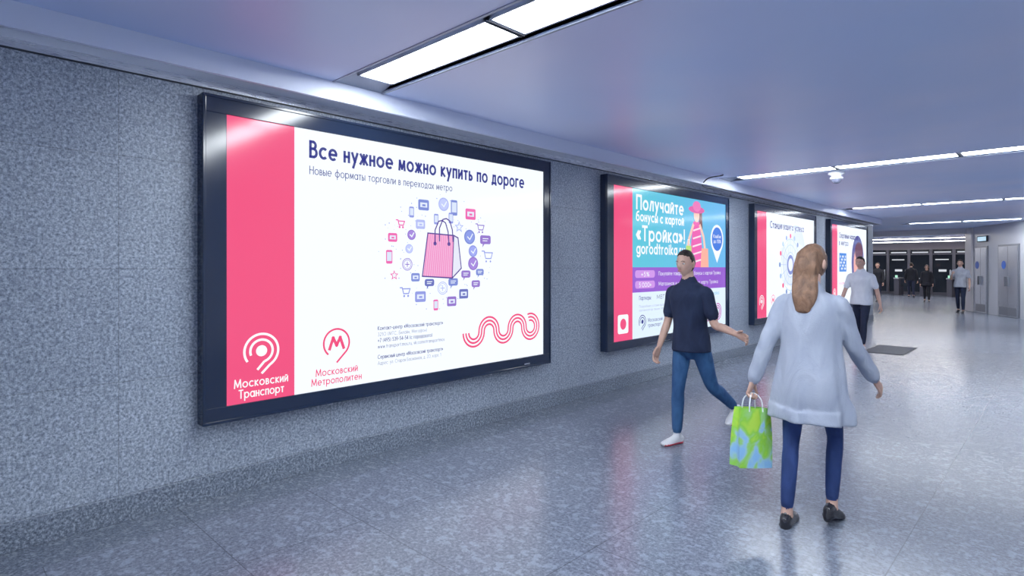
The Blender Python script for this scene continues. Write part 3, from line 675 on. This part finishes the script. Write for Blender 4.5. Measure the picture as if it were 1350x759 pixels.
        return Vector((px*g,py*g,pz*g))
    def HP(v): return hc+RM@v
    n_,m_=48,36; vs=[];fs=[]
    for j in range(m_+1):
        p=math.pi*j/m_
        for i in range(n_): a=i*math.tau/n_; vs.append(HP(headpt(math.sin(p)*math.cos(a),math.sin(p)*math.sin(a),math.cos(p))))
    for j in range(m_):
        for i in range(n_): k=(i+1)%n_; fs.append((j*n_+i,(j+1)*n_+i,(j+1)*n_+k,j*n_+k))
    add((vs,fs),'skin',1)
    for sg in (-1,1):
        add(ellipsoid(HP(Vector((sg*.031,.078,.002))),(.0125,.009,.0065),12,8,RM),'eye',1)
        add(ellipsoid(HP(Vector((sg*.031,.0850,.002))),(.0052,.003,.0055),10,6,RM),'iris',1)
        add(ellipsoid(HP(Vector((sg*.075,-.006,-.010))),(.010,.018,.031),12,8,RM),'skin',1)
        add(tube([HP(Vector((sg*.016,.093,.022))),HP(Vector((sg*.032,.092,.027))),HP(Vector((sg*.048,.081,.022)))],[.0020,.0024,.0014],n=8),'hair',1)
    add(ellipsoid(HP(Vector((0,.098,-.060))),(.024,.006,.0065),12,8,RM),'lips',1)
    hs=outfit.get('hair_g',1.06); vs=[];fs=[];keep=[]
    longh=outfit.get('long_hair',False)
    for j in range(m_+1):
        p=math.pi*j/m_
        for i in range(n_):
            a=i*math.tau/n_; x,y,z=math.sin(p)*math.cos(a),math.sin(p)*math.sin(a),math.cos(p)
            nz=noise.noise(Vector((x*4,y*4,z*3)))*.02
            g_=hs+nz+(.03 if z>.3 else 0)
            line=.66-.25*max(0,abs(x)-.3) if y>0.25 else (.05 if y>-.05 else -.62)
            if longh and abs(x)>.62: line=-.7
            inside=z<line
            vs.append(HP(headpt(x,y,z,g_ if not inside else .88))); keep.append(not inside)
    for j in range(m_):
        for i in range(n_):
            k=(i+1)%n_; f=(j*n_+i,(j+1)*n_+i,(j+1)*n_+k,j*n_+k)
            if any(keep[q] for q in f): fs.append(f)
    add((vs,fs),'hair',1)
    if longh:
        back=[HP(Vector((0,-.045,.05))),HP(Vector((0,-.07,-.03))),HP(Vector((0,-.08,-.11))),tz(.50,-.105,-.01),tz(.41,-.118,-.015)]
        add(tube(back,[(.068,.048),(.072,.042),(.072,.034),(.070,.028),(.04,.014)],n=36,sub=6,mod=lambda a,t:1+.06*math.sin(9*a+5*t)+.03*math.sin(17*a)),'hair',1)
    V=[];F=[];lab=[]
    for v,f,l_x in parts:
        b_=len(V); V+=v; F+=[tuple(b_+i for i in q) for q in f]; lab+=[l_x]*len(f)
    me=bpy.data.meshes.new('tmp'); me.from_pydata([tuple(v) for v in V],[],F)
    o=bpy.data.objects.new('tmp',me); COL.objects.link(o)
    bm=bmesh.new(); bm.from_mesh(me); bmesh.ops.recalc_face_normals(bm,faces=bm.faces); bm.to_mesh(me); bm.free()
    r=o.modifiers.new('r','REMESH'); r.mode='VOXEL'; r.voxel_size=voxel
    sm=o.modifiers.new('s','SMOOTH'); sm.iterations=3; sm.factor=.5
    bpy.context.view_layer.update()
    rm=bpy.data.meshes.new_from_object(o.evaluated_get(bpy.context.evaluated_depsgraph_get()))
    bvh=BVHTree.FromPolygons([tuple(v) for v in V],F)
    RV=[v.co.copy() for v in rm.vertices]; RF=[tuple(p.vertices) for p in rm.polygons]; MI=[]
    for p in rm.polygons:
        h=bvh.find_nearest(p.center+p.normal*.008)
        MI.append(labels.index(lab[h[2]]))
    bpy.data.objects.remove(o); bpy.data.meshes.remove(rm); bpy.data.meshes.remove(me)
    for v,f,l_x in post:
        b_=len(RV); RV+=v; RF+=[tuple(b_+i for i in q) for q in f]; MI+=[labels.index(l_x)]*len(f)
    O=outfit
    mats=[O.get('skin',M_skin),O['shirt'],O['pants'],O['shoe'],O['sole'],O['hair'],M_eye,M_iris,M_lip,O.get('sock',O['shoe'])]
    RV=[v*s for v in RV]
    ob=mkobj(name,RV,RF,mats,MI,smooth=True,loc=loc)
    ob.rotation_euler=(0,0,math.radians(heading))
    R=Matrix.Rotation(math.radians(heading),3,'Z')
    return ob,{k:Vector(loc)+R@(v*s) for k,v in hands.items()}

C_coat=cloth('knit_light_grey',(.36,.40,.50),(.27,.31,.41),.9,7,.5,120)
C_jeans=cloth('denim_dark',(.025,.05,.18),(.015,.03,.11),.8,10,.3)
C_jeans2=cloth('denim_blue',(.035,.105,.25),(.016,.05,.15),.8,10,.3)
C_navy=cloth('tee_navy',(.016,.025,.06),(.009,.014,.038),.85)
C_white=cloth('tee_white',(.66,.70,.78),(.54,.58,.68),.85)
C_greyt=cloth('tee_grey',(.38,.40,.48),None,.85)
C_black=cloth('fabric_black',(.014,.016,.024),None,.8)
C_trous=cloth('trousers_dark',(.015,.02,.045),None,.8)
H_brown=cloth('hair_brown',(.24,.13,.08),(.11,.06,.04),.45,30,.4); H_dark=cloth('hair_dark',(.025,.017,.015),None,.45,30,.4)
S_black=mat('shoe_leather_black',(.012,.012,.018),.25); S_white=mat('sneaker_white',(.72,.73,.76),.5); S_red=mat('sneaker_red',(.6,.04,.06),.5)

wo,wh=person('walking_woman',(3.03,3.80,0),2,1.70,
    dict(legL=(-9,2,0,1),legR=(24,38,-16,2),armL=((-.32,-.30,-1),(-.30,-.12,-1),(0,1,.1),62),armR=((.25,.30,-1),(.38,.75,-1),(.0,.8,.3),22),lean=.04,look=-14,nod=-6,toeL=4),
    dict(shirt=C_coat,pants=C_jeans,shoe=S_black,sole=S_black,hair=H_brown,coat=.64,sleeve='long',long_hair=True,legw=.86,heels=True),voxel=.008,female=True)
mo,mh=person('walking_man',(1.78,4.74,0),168,1.70,
    dict(legL=(-24,30,-28,1),legR=(8,6,0,1),armL=((-.25,-.1,-1),(-.9,.15,-.22),(0,.3,1),25),armR=((.12,.1,-1),(.05,.45,-1),(0,1,.2),25),lean=.06,look=5),
    dict(shirt=C_navy,pants=C_jeans2,shoe=S_white,sole=S_red,hair=H_dark,ankle='sock'),voxel=.008)
person('walking_man',(1.32,12.5,0),172,1.76,
    dict(legL=(16,8,4,1),legR=(-14,12,-20,1),armL=((-.25,-.2,-1),(-.2,-.05,-1),(0,1,.1),25),armR=((.25,.25,-1),(.1,.6,-1),(0,1,.2),25),lean=.03),
    dict(shirt=C_white,pants=C_trous,shoe=S_white,sole=S_white,hair=H_dark,bulk=1.06),voxel=.010)
person('walking_man',(1.50,24.6,0),175,1.80,
    dict(legL=(12,6,2,1),legR=(-10,8,-12,1),armL=((-.2,.1,-1),(-.1,.4,-1),(0,1,.1),25),armR=((.2,.3,-1),(-.3,.8,.6),(0,.3,1),40),lean=.0),
    dict(shirt=C_greyt,pants=C_trous,shoe=S_black,sole=S_black,hair=H_dark),voxel=.013)
person('walking_woman',(-.40,31.2,0),185,1.66,
    dict(legL=(14,6,2,1),legR=(-12,8,-15,1),armL=((-.2,.0,-1),(-.1,.4,-1),(0,1,.1),25),armR=((.2,.0,-1),(.1,.3,-1),(0,1,.1),25),lean=.0),
    dict(shirt=C_black,pants=C_black,shoe=S_black,sole=S_black,hair=H_dark,long_hair=True,sleeve='long',coat=.75),voxel=.013,female=True)
person('walking_man',(-1.7,35.6,0),10,1.78,
    dict(legL=(14,6,2,1),legR=(-12,8,-15,1),armL=((-.2,.2,-1),(-.1,.4,-1),(0,1,.1),25),armR=((.2,-.1,-1),(.1,.3,-1),(0,1,.1),25),lean=.02),
    dict(shirt=C_black,pants=C_trous,shoe=S_black,sole=S_black,hair=H_dark,sleeve='long'),voxel=.013)
person('walking_man',(-2.0,29.9,0),175,1.76,
    dict(legL=(10,6,2,1),legR=(-12,8,-12,1),armL=((-.2,.2,-1),(-.1,.4,-1),(0,1,.1),25),armR=((.2,-.1,-1),(.1,.3,-1),(0,1,.1),25),lean=.02),
    dict(shirt=C_black,pants=C_trous,shoe=S_black,sole=S_black,hair=H_dark,sleeve='long'),voxel=.013)

# shopping bag in the woman's left hand
def bag_mat():
    m=mat('bag_print',(.4,.8,.3),.35); n,l,b=nodes(m)
    tc=n.new('ShaderNodeTexCoord'); v=n.new('ShaderNodeTexNoise'); v.inputs['Scale'].default_value=5; v.inputs['Distortion'].default_value=1.2
    l.new(tc.outputs['Object'],v.inputs['Vector'])
    r=ramp(n,[(.34,(.22,.48,.80)),(.62,(.42,.70,.05)),(.40,(.30,.56,.70)),(.45,(.30,.62,.20)),(.54,(.24,.62,.04))]); l.new(v.outputs['Fac'],r.inputs['Fac']); l.new(r.outputs['Color'],b.inputs['Base Color'])
    return m
hp=wh['L']
e=empty('shopping_bag',(hp.x,hp.y,hp.z)); e.rotation_euler=(math.radians(-4),math.radians(5),math.radians(60))
q=MB(); w,dp_,h0,top=.118,.05,-.45,-.09
N=10
def bagv(z,t):
    k=1-.10*t; W_=w*(1.0+.08*math.sin(t*3)); D_=dp_*(1-.35*t)
    return [(-W_*k,-D_,z),(0,-D_*1.15,z),(W_*k,-D_,z),(W_*k*.86,0,z),(W_*k,D_,z),(0,D_*1.15,z),(-W_*k,D_,z),(-W_*k*.86,0,z)]
rings=[bagv(h0+(top-h0)*i/N,i/N) for i in range(N+1)]
vs=[v for r_ in rings for v in r_]; fs=[]
for j in range(N):
    for i in range(8): k=(i+1)%8; fs.append((j*8+i,j*8+k,(j+1)*8+k,(j+1)*8+i))
fs.append(tuple(reversed(range(8)))); q.add(vs,fs,0)
for sy in (-1,1):
    v,f=tube([(-.05,sy*.036,top-.02),(-.042,sy*.03,top+.05),(-.015,sy*.01,-.005),(.015,sy*.01,-.005),(.042,sy*.03,top+.05),(.05,sy*.036,top-.02)],[.004]*6,n=8); q.add(v,f,1)
o=q.obj('bag_body',[bag_mat(),mat('bag_cord',(.75,.8,.85),.6)],parent=e)
so=o.modifiers.new('solid','SOLIDIFY'); so.thickness=.002

# ------------------------------------------------------------------ world + camera
w=bpy.data.worlds.new('world'); sc.world=w; w.use_nodes=True
w.node_tree.nodes['Background'].inputs[0].default_value=(.5,.6,.9,1); w.node_tree.nodes['Background'].inputs[1].default_value=.3
cam=bpy.data.cameras.new('camera'); cam.sensor_width=36; cam.lens=20.4; cam.shift_y=-27.5/1350; cam.clip_start=.05; cam.clip_end=200
co=bpy.data.objects.new('camera',cam); COL.objects.link(co); co.location=(4.17,0,1.55); co.rotation_euler=(math.radians(90),0,math.radians(43.89)); sc.camera=co
